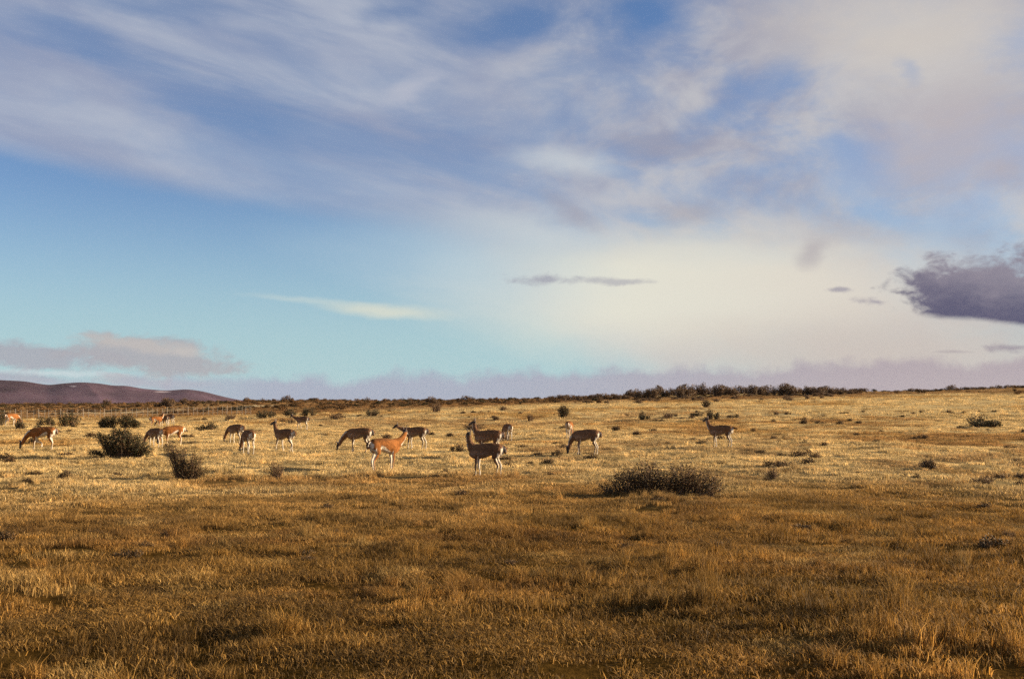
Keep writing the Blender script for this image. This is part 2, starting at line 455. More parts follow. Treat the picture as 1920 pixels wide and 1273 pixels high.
def build_mountains():
    pk = [(-700, 730), (-450, 716), (-200, 722), (-60, 712), (0, 713), (45, 715), (92, 723), (110, 720), (150, 717), (185, 719), (215, 724), (235, 723),
          (265, 729), (310, 733), (350, 730), (380, 734), (410, 742), (440, 749), (500, 758), (560, 762)]
    azs = np.linspace(pix_dir(-650, 740)[0], pix_dir(560, 740)[0], 420)
    pa = [pix_dir(x, y)[0] for x, y in pk]; pe = [math.tan(pix_dir(x, y)[1]) for x, y in pk]
    rs = np.linspace(4200, 8200, 150)
    A, R = np.meshgrid(azs, rs)
    pr = np.interp(azs, pa, pe); kk = np.exp(-0.5 * (np.arange(-9, 10) / 3.2) ** 2); kk /= kk.sum()
    pr = np.convolve(np.pad(pr, 9, mode='edge'), kk, 'valid')
    H = np.tile(pr * 6000 + EYE + 62, (len(rs), 1))
    X, Y = R * np.sin(A), R * np.cos(A)
    s = 1 - np.abs(R - 6000 - 500 * fbm(X, Y, 1500, 2)) / 1800
    prof = np.where(R < 6000, sstep(R, 4300, 6000), 1 - sstep(R, 6000, 8100))
    gul = fbm(X, Y, 700, 5, 0.55)
    rid = 1 - np.abs(fbm(X + 0.5 * Y, Y, 900, 4))
    Z = -60 + H * prof * (1 + (0.6 * gul + 1.1 * (rid - 0.85)) * (1 - prof)) + 3 * gul * (1 - prof)
    Zcap = EYE + (H - 62 - EYE) / 6000 * R        # slopes in front never rise over the crest line
    Z = np.where(R < 6000, np.minimum(Z, Zcap), Z)
    n, k = A.shape
    i, j = np.meshgrid(np.arange(n - 1), np.arange(k - 1), indexing='ij')
    q = np.stack([i * k + j, (i + 1) * k + j, (i + 1) * k + j + 1, i * k + j + 1], -1).reshape(-1, 4)
    V = np.stack([X.ravel(), Y.ravel(), Z.ravel()], 1)
    me = quick_mesh("mountains", V, q[:, ::-1], 4)
    C = np.array([0.072, 0.046, 0.062]) * (1 + 0.8 * fbm(X.ravel(), Y.ravel(), 420, 5, 0.6))[:, None]  # purple cast of the distant air is put into the slope colour
    for (x, y, w) in ((137, 724, 6), (305, 734.5, 15)):
        a0, e0 = pix_dir(x, y)
        el = np.arctan2(Z.ravel() - EYE, R.ravel())
        d = np.hypot((A.ravel() - a0) * F / w, (el - e0) * F / 1.2)
        f = (sstep(d, 1.2, 0.5) * (R.ravel() < 6000))[:, None]
        C = C * (1 - f) + np.array([0.30, 0.26, 0.28]) * f
    color_attr(me, "slope", C)
    me.polygons.foreach_set('use_smooth', [True] * len(me.polygons))
    me.materials.append(material("far_slope", rough=1.0, attr="slope", spec=0.0))
    o = bpy.data.objects.new("mountains", me); COL.objects.link(o)
    tag(o, kind='structure', label='low purple brown mountain range beyond the plain')
build_mountains()
# ------------------------------------------------------------------ grass (stuff)
def grass_clump(name, n, spread, hgt, width, lean, seed, mat, collection, curl=0.5):
    rg = np.random.default_rng(seed)
    V = []; T = []; C = []
    for b in range(n):
        ang = rg.random() * 6.283; rr = spread * math.sqrt(rg.random())
        bx, by = rr * math.cos(ang), rr * math.sin(ang)
        h = hgt * (0.45 + 0.75 * rg.random()); w = width * (0.7 + 0.6 * rg.random())
        la = rg.random() * 6.283; ll = h * lean * (0.2 + rg.random())
        fa = rg.random() * 3.1416; wx, wy = w * math.cos(fa) / 2, w * math.sin(fa) / 2
        lx, ly = ll * math.cos(la), ll * math.sin(la)
        o = len(V)
        V += [(bx - wx, by - wy, -0.03), (bx + wx, by + wy, -0.03),
              (bx - wx * .8 + lx * .35, by - wy * .8 + ly * .35, h * .55), (bx + wx * .8 + lx * .35, by + wy * .8 + ly * .35, h * .55),
              (bx + lx, by + ly, h * (1 - curl * 0.3 * rg.random()))]
        T += [(o, o + 1, o + 3), (o, o + 3, o + 2), (o + 2, o + 3, o + 4)]
        g = 0.32 + 1.45 * rg.random() ** 1.6; wv = rg.random()
        C += [(g, g * (0.92 + 0.12 * wv), g * (0.7 + 0.5 * wv))] * 5
    me = quick_mesh(name, np.array(V), np.array(T), 3)
    color_attr(me, "blade", np.array(C))
    me.materials.append(mat)
    o = bpy.data.objects.new(name, me)
    collection.objects.link(o)
    return o

def scatter(name, P, rot, scl, var, tint, collection, label, cat):
    """one object whose points carry instances of the pieces in a collection"""
    me = bpy.data.meshes.new(name)
    me.vertices.add(len(P)); me.vertices.foreach_set('co', np.ascontiguousarray(P, dtype=np.float32).ravel())
    def at_(n, ty, key, v):
        a = me.attributes.new(n, ty, 'POINT'); a.data.foreach_set(key, np.ascontiguousarray(v).ravel())
    at_("rot", 'FLOAT_VECTOR', 'vector', rot.astype(np.float32))
    at_("scl", 'FLOAT_VECTOR', 'vector', scl.astype(np.float32))
    at_("vi", 'INT', 'value', var.astype(np.int32))
    at_("tint", 'FLOAT_VECTOR', 'vector', tint.astype(np.float32))
    o = bpy.data.objects.new(name, me); COL.objects.link(o)
    ng = bpy.data.node_groups.new(name + "_scatter", 'GeometryNodeTree')
    ng.interface.new_socket("Geometry", in_out='INPUT', socket_type='NodeSocketGeometry')
    ng.interface.new_socket("Geometry", in_out='OUTPUT', socket_type='NodeSocketGeometry')
    N = ng.nodes; L = ng.links.new
    gi = N.new('NodeGroupInput'); go = N.new('NodeGroupOutput')
    ci = N.new('GeometryNodeCollectionInfo'); ci.inputs['Collection'].default_value = collection
    ci.inputs['Separate Children'].default_value = True; ci.inputs['Reset Children'].default_value = True
    ip = N.new('GeometryNodeInstanceOnPoints'); ip.inputs['Pick Instance'].default_value = True
    def na(n, ty):
        q = N.new('GeometryNodeInputNamedAttribute'); q.data_type = ty; q.inputs['Name'].default_value = n
        return q.outputs['Attribute']
    L(gi.outputs[0], ip.inputs['Points']); L(ci.outputs[0], ip.inputs['Instance'])
    L(na("vi", 'INT'), ip.inputs['Instance Index']); L(na("rot", 'FLOAT_VECTOR'), ip.inputs['Rotation']); L(na("scl", 'FLOAT_VECTOR'), ip.inputs['Scale'])
    L(ip.outputs[0], go.inputs[0])
    md = o.modifiers.new("scatter", 'NODES'); md.node_group = ng
    tag(o, label, cat, kind='stuff')
    return o

GRASS_M = material("dry_grass", rough=0.75, attr=[("tint", 'INSTANCER'), ("blade", 'GEOMETRY')], translucent=0.35, spec=0.25)

def wedge(n, r0, r1, power=1.0, half=36.0):
    """random points in the view sector, a bit wider than the frame"""
    u = RNG.random(n)
    r = (r0 ** (2 * power) + u * (r1 ** (2 * power) - r0 ** (2 * power))) ** (1 / (2 * power))
    a = np.radians((RNG.random(n) * 2 - 1) * half)
    return r * np.sin(a), r * np.cos(a)

def build_grass():
    near = bpy.data.collections.new("grass_clumps_near"); mid = bpy.data.collections.new("grass_clumps_mid"); tall = bpy.data.collections.new("grass_tussocks")
    for k in range(7): grass_clump("grass_clump_%d" % k, 80, 0.20, 0.075 + 0.014 * (k % 3), 0.0075, 1.0, 100 + k, GRASS_M, near, 1.2)
    for k in range(6): grass_clump("grass_tuft_%d" % k, 75, 0.27, 0.070 + 0.012 * (k % 3), 0.011, 0.95, 200 + k, GRASS_M, mid)
    for k in range(5): grass_clump("grass_tussock_%d" % k, 120, 0.13, 0.25 + 0.04 * (k % 3), 0.0065, 0.75, 300 + k, GRASS_M, tall, 1.0)
    def cover(name, coll, nv, X, Y, smin, smax, label, sink=0.0, bright=1.0):
        Z = terrain(X, Y)
        n = len(X)
        s = smin + (smax - smin) * RNG.random(n)
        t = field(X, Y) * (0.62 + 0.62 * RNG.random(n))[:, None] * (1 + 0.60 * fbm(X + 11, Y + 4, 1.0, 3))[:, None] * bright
        rot = np.stack([np.zeros(n), np.zeros(n), RNG.random(n) * 6.283], 1)
        sc = np.stack([s, s, s * (0.55 + 0.95 * sstep(fbm(X + 5, Y + 77, 1.5, 3), -.45, .5))], 1)
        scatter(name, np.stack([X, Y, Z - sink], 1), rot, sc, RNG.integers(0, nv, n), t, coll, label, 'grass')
    def thin(X, Y, lo=-0.45, hi=0.15, keep=0.18):
        g = fbm(X + 300, Y - 120, 1.9, 3) + 0.5 * fbm(X, Y, 0.7, 2)
        k = RNG.random(len(X)) < keep + (1 - keep) * sstep(g, lo, hi)
        return X[k], Y[k]
    X, Y = thin(*wedge(27000, 6.0, 30), keep=0.24)
    cover("grass", near, 7, X, Y, 0.8, 1.35, 'short dry golden brown grass of the foreground sward')
    X, Y = thin(*wedge(52000, 27, 105, 0.72), keep=0.4)
    cover("grass", mid, 6, X, Y, 0.8, 1.4, 'pale straw grass where the herd grazes')
    X, Y = thin(*wedge(30000, 95, 262, 0.8), keep=0.3)
    cover("grass", mid, 6, X, Y, 1.3, 2.2, 'thin tawny grass running up to the skyline')
    # taller dry tussocks in loose drifts
    X, Y = wedge(7500, 8, 75, 0.6)
    k = (fbm(X + 60, Y + 8, 4.0, 3) > 0.0) & (RNG.random(len(X)) < 0.42)
    X, Y = X[k], Y[k]
    ex = [at(x + RNG.normal() * w, y + RNG.normal() * 3) for (x, y, w, n_) in
          ((530, 1195, 14, 6), (380, 1040, 26, 8), (335, 1005, 12, 4), (1245, 1140, 30, 9), (860, 1115, 14, 4), (985, 1030, 20, 4), (1870, 1010, 25, 5), (240, 925, 30, 8), (560, 940, 20, 5),
           (1235, 935, 55, 16), (300, 870, 30, 10), (230, 872, 45, 12)) for _ in range(n_)]
    X = np.concatenate([X, [e[0] for e in ex]]); Y = np.concatenate([Y, [e[1] for e in ex]])
    cover("grass_tussocks", tall, 5, X, Y, 0.55, 1.05, 'taller dry straw tussocks standing out of the short sward', bright=1.1)
build_grass()

# ------------------------------------------------------------------ shrubs
LEAF_D = material("dark_leaf", rough=0.7, attr="leaf", translucent=0.15, spec=0.3)
TWIG_M = material("twig", (0.13, 0.085, 0.055), 0.9, noise_scale=20, noise_amt=0.3)

def bush_mesh(lobes, nleaf, ntwig, leaf, seed, base=(0.065, 0.06, 0.022), dry=0.2, spiky=0.35, leafmesh="foliage", drycol=(0.16, 0.088, 0.034), fill=0.5, rootk=0.9):
    """lobes: (cx, cy, cz, rx, ry, rz, weight) in metres. Returns foliage mesh, branch mesh"""
    rg = np.random.default_rng(seed)
    lobes = np.array(lobes, float); wt = lobes[:, 6] / lobes[:, 6].sum()
    # twigs radiate from the root crown to points near the lobe surfaces
    tips = []; BV = []; BF = []
    for t in range(ntwig):
        l = lobes[rg.choice(len(lobes), p=wt)]
        u = rg.normal(size=3); u /= np.linalg.norm(u); u[2] = abs(u[2]) * 0.9 + 0.05 if rg.random() < 0.8 else u[2]
        f = 0.72 + spiky * rg.random() ** 1.5 + (0.25 * spiky if rg.random() < 0.15 else 0)
        tip = l[:3] + u * l[3:6] * f
        tip[2] = max(tip[2], 0.03)
        root = np.array([l[0] * rootk + (1 - rootk) * 0.12 + rg.normal() * 0.22 * l[3], l[1] * rootk + rg.normal() * .22 * l[4], -0.03])
        mid = root * 0.45 + tip * 0.55 + rg.normal(size=3) * 0.05 * l[3:6].mean() + np.array([0, 0, 0.06 * l[5]])
        tips.append((root, mid, tip))
        w = 0.010 * (0.6 + rg.random()) * (1 + l[5] * 0.4)
        o = len(BV)
        for q, k in ((root, 1.0), (mid, 0.6), (tip, 0.2)):
            for s in range(3):
                an = s * 2.094 + t
                BV.append(q + np.array([math.cos(an), math.sin(an), 0.25 * math.sin(an)]) * w * k)
        for r in range(2):
            for s in range(3):
                a = o + r * 3 + s; b = o + r * 3 + (s + 1) % 3
                BF.append((a, b, b + 3, a + 3))
    # leaves cluster along the outer half of the twigs
    ti = rg.integers(0, ntwig, nleaf)
    R = np.array([t[0] for t in tips]); Mi = np.array([t[1] for t in tips]); Ti = np.array([t[2] for t in tips])
    s = 0.25 + 0.75 * rg.random(nleaf) ** 0.7
    a = ((1 - s) ** 2)[:, None]; b = (2 * s * (1 - s))[:, None]; c = (s ** 2)[:, None]
    P = a * R[ti] + b * (2 * Mi[ti] - 0.5 * R[ti] - 0.5 * Ti[ti]) + c * Ti[ti]
    size = float(np.mean(lobes[:, 3:6]))
    P = P + rg.normal(size=(nleaf, 3)) * (0.085 * size * (1.25 - 0.75 * s))[:, None]
    nf = int(nleaf * fill)
    if nf:
        li = rg.choice(len(lobes), nf, p=wt)
        u = rg.normal(size=(nf, 3)); u /= np.linalg.norm(u, axis=1)[:, None]
        u *= (rg.random(nf) ** 0.4 * (0.93 + 0.2 * vnoise(u[:, 0] * 3.1 + li * 7 + seed, u[:, 1] * 3.1 + u[:, 2] * 4.0)))[:, None]
        P[:nf] = lobes[li, :3] + u * lobes[li, 3:6]
        lowk = P[:nf, 2] < 0.03
        P[:nf, 2] = np.where(lowk, rg.random(nf) * lobes[li, 5] * 0.6, P[:nf, 2])
    P[:, 2] = np.maximum(P[:, 2], 0.01)
    d = rg.normal(size=(nleaf, 3)); d /= np.linalg.norm(d, axis=1)[:, None]
    e = np.cross(d, rg.normal(size=(nleaf, 3))); e /= np.linalg.norm(e, axis=1)[:, None]
    L = (leaf * (0.6 + 0.9 * rg.random(nleaf)))[:, None]
    V = np.stack([P - d * L * .5, P + e * L * .28, P + d * L * .55, P - e * L * .28], 1).reshape(-1, 3)
    me = quick_mesh(leafmesh, V, np.arange(nleaf * 4), 4)
    g = rg.random(nleaf)
    col = np.array(base)[None] * (0.65 + 0.8 * g)[:, None]
    k = (rg.random(ntwig) < dry)[ti] | (rg.random(nleaf) < dry * 0.5)
    col[k] = np.array(drycol) * (0.6 + 0.8 * g[k])[:, None]
    color_attr(me, "leaf", np.repeat(col, 4, axis=0))
    me.materials.append(LEAF_D)
    bm_ = quick_mesh("branches", np.array(BV), np.array(BF), 4)
    bm_.materials.append(TWIG_M)
    return me, bm_

DARK = (0.046, 0.042, 0.016); BRN = (0.055, 0.036, 0.016); GRN = (0.055, 0.050, 0.018)
def lobes_random(n, rg, w=0.5, h=0.5):
    out = [(0, 0, h * .42, w * .36, w * .30, h * .48, 1.0)]
    for k in range(n):
        a = rg.random() * 6.283; q = 0.25 + 0.2 * rg.random()
        hh = h * (0.45 + 0.5 * rg.random())
        out.append((w * .55 * (rg.random() * 2 - 1), w * .3 * (rg.random() * 2 - 1), hh * .45, w * q * .8, w * q * .8, hh * .5, 0.7))
    return out

def unit_bush(seed, kind):
    """a shrub about 1 m wide; height set by kind"""
    rg = np.random.default_rng(seed)
    if kind == 'round':  return bush_mesh(lobes_random(2, rg, 0.95, 0.85), 1500, 80, 0.055, seed, GRN, 0.25, 0.35)
    if kind == 'wide':   return bush_mesh(lobes_random(4, rg, 1.0, 0.42), 1500, 100, 0.045, seed, DARK, 0.15, 0.4)
    if kind == 'dark':   return bush_mesh(lobes_random(3, rg, 1.0, 0.62), 1600, 90, 0.05, seed, DARK, 0.12, 0.35)
    if kind == 'dry':    return bush_mesh(lobes_random(3, rg, 1.0, 0.6), 1100, 110, 0.04, seed, BRN, 0.6, 0.55)
    if kind == 'cushion':return bush_mesh(lobes_random(3, rg, 0.95, 0.36), 650, 50, 0.06, seed, BRN, 0.25, 0.35, fill=0.7)
    if kind == 'ridge':  return bush_mesh(lobes_random(4, rg, 1.0, 0.75), 1500, 80, 0.062, seed, (0.100, 0.064, 0.036), 0.3, 0.22, fill=0.8)
TEMPL = {}
for ki, kd in enumerate(('round', 'wide', 'dark', 'dry', 'cushion', 'ridge')):
    TEMPL[kd] = [unit_bush(500 + ki * 20 + v, kd) for v in range(5)]
_hgt = {k: [max(v.co.z for v in f.vertices) for f, b in t] for k, t in TEMPL.items()}
_wid = {k: [max(v.co.x for v in f.vertices) - min(v.co.x for v in f.vertices) for f, b in t] for k, t in TEMPL.items()}

def shrub(name, X, Y, w, h, kind, var, label, group=None, rz=None, cat='shrub'):
    """w, h in metres"""
    f, b = TEMPL[kind][var % 5]
    e = bpy.data.objects.new(name, None); COL.objects.link(e)
    e.empty_display_size = 0.2
    e.location = (X, Y, float(terrain(X, Y)) - 0.02)
    sx = w / _wid[kind][var % 5] ; sz = h / _hgt[kind][var % 5]
    e.rotation_euler = (0, 0, (0.0 if var % 2 else math.pi) + (rz or 0.0))
    e.scale = (sx, sx * 0.9, sz)
    for nm, me in (("foliage", f), ("branches", b)):
        o = bpy.data.objects.new(nm, me); COL.objects.link(o); o.parent = e
    tag(e, label, cat, group)
    return e

def own_shrub(name, px, py, lobes, nleaf, ntwig, leaf, seed, label, **kw):
    X, Y, r = at(px, py)
    f, b = bush_mesh(lobes, nleaf, ntwig, leaf, seed, **kw)
    e = bpy.data.objects.new(name, None); COL.objects.link(e)
    e.location = (X, Y, float(terrain(X, Y)) - 0.02); e.empty_display_size = 0.2
    for nm, me in (("foliage", f), ("branches", b)):
        o = bpy.data.objects.new(nm, me); COL.objects.link(o); o.parent = e
    tag(e, label, 'shrub')
    return e, r

def big_shrubs():
    # the big dark shrub on the left: broad dome with an arm to the upper left and a low skirt on the right
    own_shrub("shrub", 228, 858, [(-.10, 0, .72, .62, .55, .66, 2.0), (-1.02, -.1, 1.02, .24, .22, .20, .25), (-.72, 0, .78, .42, .4, .40, .7), (.42, .1, .62, .52, .48, .55, 1.3), (.85, .1, .42, .45, .42, .42, 1.0), (1.18, 0, .28, .30, .32, .32, .5),
              (.10, .1, 1.12, .36, .35, .32, .6), (-.35, .1, 1.20, .26, .25, .26, .4), (-.55, 0, .28, .45, .4, .30, .6), (-1.22, -.1, .20, .26, .3, .20, .3), (.70, 0, .95, .20, .2, .22, .2)], 13000, 420, 0.055, 11,
              'big dense dark green shrub, largest of all, with its long shadow on pale grass', base=DARK, dry=0.14, spiky=0.42, fill=0.4, rootk=0.6)
    own_shrub("shrub", 347, 899, [(.14, 0, .36, .44, .4, .38, 1.5), (.40, 0, .60, .27, .28, .38, .9), (-.12, 0, .62, .28, .25, .28, .7), (-.40, 0, .92, .26, .2, .24, .6), (-.62, 0, 1.20, .24, .18, .22, .5), (-.16, 0, 1.02, .20, .18, .2, .3), (.64, .1, .28, .26, .25, .24, .5), (-.30, 0, .30, .24, .2, .26, .4), (.30, 0, .92, .12, .12, .14, .12)],
              5600, 300, 0.042, 12, 'loose twiggy olive brown shrub leaning over, in front of the big dark shrub', base=(0.085, 0.066, 0.024), dry=0.42, spiky=0.55, fill=0.55, rootk=0.45)
    own_shrub("shrub", 1240, 928, [(-1.05, 0, .32, .62, .5, .42, 1.2), (-.45, 0, .48, .65, .5, .56, 1.5), (.1, 0, .36, .55, .5, .42, 1.1), (.62, 0, .45, .5, .45, .52, 1.1), (1.15, 0, .36, .55, .45, .46, 1.1), (-1.5, 0, .18, .4, .35, .22, .5), (1.55, 0, .25, .3, .3, .36, .5)],
              12500, 420, 0.042, 13, 'long low dark brown shrub of several domes, alone on the open grass', base=(0.062, 0.044, 0.020), dry=0.34, spiky=0.55, fill=0.35)
    X, Y, r = at(222, 803)
    own_shrub("shrub", 222, 803, [(-.85, 0, .55, .9, .7, .62, 1.3), (.75, 0, .62, .95, .7, .72, 1.4), (1.5, 0, .35, .5, .5, .45, .6), (-1.45, 0, .4, .45, .4, .4, .4)], 7000, 220, 0.085, 14,
              'two humped dark shrub standing behind the big dark shrub', base=DARK, dry=0.15, spiky=0.32)
big_shrubs()

def listed_shrubs():
    G = 'shrubs scattered over the grassland'
    items = [  # px, base y, width px, height px, kind, label
        (1832, 801, 62, 21, 'wide', 'wide low dark green shrub, alone on the far slope of dry grass'),
        (1447, 899, 28, 22, 'dry', 'small dark bristly shrub beyond the long low shrub'),
        (1058, 784, 25, 21, 'round', 'round ball shaped shrub behind the grazing pair of guanacos'),
        (516, 898, 30, 27, 'dry', 'small russet shrub in the grass beyond which three guanacos walk'),
        (137, 801, 38, 26, 'round', 'dark shrub by the pale fence posts, behind the bending guanaco'),
        (76, 799, 36, 16, 'dark', 'low dark shrub just behind the back of the bending guanaco'),
        (36, 804, 20, 17, 'dark', 'small dark shrub at the feet of the tawny guanaco by the fence'),
        (4, 798, 24, 22, 'dark', 'dark shrub beside the tawny guanaco by the fence'),
        (493, 784, 38, 14, 'wide', 'flat dark shrub between two walking guanacos, on pale grass'),
        (540, 780, 26, 13, 'dark', 'dark shrub behind the head of the far walking guanaco'),
        (586, 780, 28, 15, 'dark', 'dark green shrub behind the rump of the far walking guanaco'),
        (704, 780, 25, 12, 'wide', 'small dark shrub beyond the tawny guanaco with white belly'),
        (390, 806, 44, 13, 'wide', 'flat dark shrub in the grass beside the cluster of guanacos'),
        (430, 788, 24, 11, 'dry', 'small brown shrub with a raised tip behind the nibbling guanaco'),
        (625, 786, 28, 11, 'dry', 'faded brown shrub to the side of the far walking guanaco'),
        (546, 794, 14, 10, 'dry', 'tiny brown shrub under the head of the far walking guanaco'),
        (1205, 788, 22, 14, 'dark', 'small peaked dark shrub on the slope below the ridge scrub'),
        (1256, 784, 26, 8, 'dry', 'flat brown shrub on the slope below the ridge scrub'),
        (1331, 787, 24, 18, 'dark', 'rounded dark shrub right behind the head of the guanaco with raised tail'),
        (1312, 781, 26, 8, 'wide', 'thin flat dark shrub touching the shrub behind the upright head'),
        (1323, 764, 18, 12, 'round', 'small dark shrub high on the slope, above the raised tail guanaco'),
        (1381, 785, 14, 8, 'dark', 'tiny dark green shrub beyond the raised tail guanaco'),
        (992, 790, 15, 12, 'dry', 'tiny tufty shrub between the two guanaco pairs'),
        (928, 787, 14, 6, 'cushion', 'tiny flat shrub beyond the standing pair of guanacos'),
        (882, 806, 46, 13, 'dry', 'brown shrub behind the head of the rear guanaco of the pair'),
        (946, 824, 18, 14, 'dry', 'brown shrub between the rear guanaco and the one seen from behind'),
        (945, 769, 20, 8, 'dry', 'faint brown shrub on the rusty heath before the skyline'),
        (822, 772, 22, 14, 'dry', 'spindly brown shrub below the skyline'),
        (1530, 861, 24, 13, 'dry', 'small brown shrub on the open grass of the slope'),
        (1850, 908, 52, 14, 'dry', 'spreading brown shrub low in the golden grass'),
        (1858, 1024, 58, 18, 'cushion', 'dark mounded cushion shrub in the near sward'),
        (1500, 996, 48, 10, 'cushion', 'flat dark cushion shrub in the near sward'),
        (310, 1010, 30, 13, 'dry', 'small russet shrub rising from the near sward'),
        (1888, 1010, 26, 14, 'dry', 'small brown shrub next to the dark mounded cushion'),
    ]
    for i, (px, py, w, h, kd, lb) in enumerate(items):
        X, Y, r = at(px, py)
        s = F / Y
        shrub("shrub", X, Y, 1.12 * w / s, 1.25 * h / s + 0.05, kd, i, lb, G)
    # shrubs standing on the skyline, left and centre
    sky_items = [(200, 757, 17, 11), (312, 763, 32, 17), (345, 758, 26, 11), (463, 753, 16, 9), (540, 752, 24, 11), (688, 750, 11, 9), (590, 750, 24, 5), (770, 755, 12, 10),
                 (808, 756, 28, 14), (872, 753, 38, 11), (492, 753, 7, 8), (130, 760, 14, 8), (60, 762, 16, 7), (260, 760, 18, 7), (395, 757, 20, 7), (640, 751, 14, 4), (740, 751, 10, 5), (920, 752, 18, 4), (985, 752, 16, 5), (1010, 751, 12, 6)]
    for i, (px, py, w, h) in enumerate(sky_items):
        X, Y, r = at(px, py)
        if r > 244: X, Y = X * 238 / r, Y * 238 / r
        s = F / Y
        shrub("shrub", X, Y, w / s, h / s * 1.1, 'ridge' if w > 15 else 'dry', i, 'dark shrub standing up on the flat skyline', 'shrubs along the skyline')
    # scrub on the ridge: tops follow the photograph's outline
    tx = [1035, 1050, 1075, 1090, 1110, 1130, 1150, 1165, 1180, 1195, 1215, 1240, 1270, 1285, 1310, 1350, 1385, 1400, 1450, 1475, 1500, 1560, 1600, 1618]
    ty = [745, 736, 738, 741, 737, 730, 735, 738, 729, 724, 728, 720, 728, 718, 716, 718, 722, 720, 717, 716, 720, 724, 726, 731]
    rg = np.random.default_rng(77)
    x = 1038.0; i = 0
    while x < 1615:
        az, _ = pix_dir(x, 740)
        r = 196 + 22 * rg.random()
        X, Y = r * math.sin(az), r * math.cos(az); s = F / Y
        zt = EYE + math.tan(pix_dir(x, np.interp(x, tx, ty))[1]) * r
        h = zt - float(terrain(X, Y))
        w = (15 + 27 * rg.random() ** 1.4) / s
        shrub("shrub", X, Y, w * 1.15, max(h * (0.72 + .34 * rg.random()), 1.0), 'ridge', i, 'dark brown shrub in the scrub along the ridge', 'scrub along the ridge')
        x += w * s * 0.50; i += 1
    for k in range(34):
        px = rg.uniform(1085, 1600); py = rg.uniform(747, 758) - 9 * max(0, (px - 1150) / 450)
        X, Y, r = at(px, py); s = F / Y
        shrub("shrub", X, Y, rg.uniform(10, 26) / s, rg.uniform(5, 10) / s, 'dry' if rg.random() < .7 else 'ridge', k, 'low brown shrub on the slope just below the ridge scrub', 'low shrubs below the ridge scrub')
    tx = [1640, 1675, 1690, 1712, 1740, 1765, 1790, 1810, 1835, 1880, 1920, 1960]; ty = [735, 731, 732, 726, 731, 728, 719, 724, 725, 720, 721, 720]
    x = 1660.0
    while x < 1960:
        az, _ = pix_dir(x, 740); r = 226 + 10 * rg.random()
        X, Y = r * math.sin(az), r * math.cos(az); s = F / Y
        h = EYE + math.tan(pix_dir(x, np.interp(x, tx, ty))[1]) * r - float(terrain(X, Y))
        w = (14 + 14 * rg.random()) / s
        shrub("shrub", X, Y, w * 1.15, max(h, 0.5), 'ridge', i, 'dark shrub in the low scrub on the rise beyond the ridge dip', 'low scrub on the rise')
        x += w * s * 0.8; i += 1
listed_shrubs()

def cushions():
    """countable little cushion plants dotted over the pasture"""
    rg = np.random.default_rng(5)
    n = 0
    while n < 260:
        px = rg.uniform(-20, 1940); py = 772 + (1060 - 772) * rg.random() ** 1.9
        X, Y, r = at(px, py)
        if fbm(np.array([X]), np.array([Y]), 9.0, 2)[0] < rg.uniform(-0.5, 0.2): continue
        if r < 36 and rg.random() < 0.72: continue
        w = rg.uniform(0.28, 0.85) if r > 40 else rg.uniform(0.2, 0.5)
        hk = rg.uniform(0.32, 0.62)
        look = ('little flat' if hk < 0.46 else 'little domed') if w < 0.55 else ('broad flat' if hk < 0.46 else 'broad domed')
        zone = 'in the short brown sward before the herd' if r < 36 else ('on the pale grass where the herd stands' if r < 62 else 'on the far grass beyond the herd')
        shrub("cushion_plant", X, Y, w, w * hk, 'cushion', n, '%s brown cushion plant %s' % (look, zone), '%s cushion plants %s' % (look, zone), cat='plant')
        n += 1
cushions()

def heath():
    """unbroken low heath of the belt before the skyline"""
    coll = bpy.data.collections.new("heath_pieces")
    hm = material("heath_leaf", rough=0.8, attr=[("tint", 'INSTANCER'), ("leaf", 'GEOMETRY')], translucent=0.15, spec=0.1)
    for v in range(5):
        rg = np.random.default_rng(900 + v)
        f, b = bush_mesh(lobes_random(3, rg, 1.0, 0.5), 420, 40, 0.09, 900 + v, (1, 1, 1), 0.0, 0.35)
        f.materials.clear(); f.materials.append(hm)
        o = bpy.data.objects.new("heath_piece_%d" % v, f); coll.objects.link(o)
    X, Y = wedge(9000, 118, 252, 1.0)
    a = np.arctan2(X, Y); r = np.hypot(X, Y)
    edge = 132 + 32 * sstep(a, -0.25, 0.1) + 22 * sstep(a, .1, .4)
    g = fbm(X, Y, 22.0, 3)
    p = sstep(r + 26 * g, edge, edge + 34) * (0.35 + 0.65 * sstep(fbm(X + 9, Y, 7.0, 2), -0.3, 0.3)) * (1 - 0.72 * sstep(a, 0.0, 0.2))
    strip = np.abs(r - np.interp(a, [-0.44, -0.37, -0.335, -0.31, -0.28, -0.22], [160., 163, 168, 176, 183, 190])) < 5
    p = np.where(strip & (a < -0.2), p * 0.1, p)
    k = RNG.random(len(X)) < p
    X, Y = X[k], Y[k]; n = len(X)
    s = 0.6 + 1.1 * RNG.random(n) ** 2
    pal = np.array([[0.12, 0.066, 0.028], [0.08, 0.048, 0.022], [0.045, 0.036, 0.017], [0.18, 0.10, 0.042]])
    t = pal[RNG.integers(0, 4, n)] * (0.8 + 0.5 * RNG.random(n))[:, None]
    scatter("heath", np.stack([X, Y, terrain(X, Y) - 0.02], 1), np.stack([np.zeros(n), np.zeros(n), RNG.random(n) * 6.28], 1),
            np.stack([s, s, s * (0.6 + 0.6 * RNG.random(n))], 1), RNG.integers(0, 5, n), t, coll, 'rusty low heath covering the belt before the skyline', 'heath')
heath()

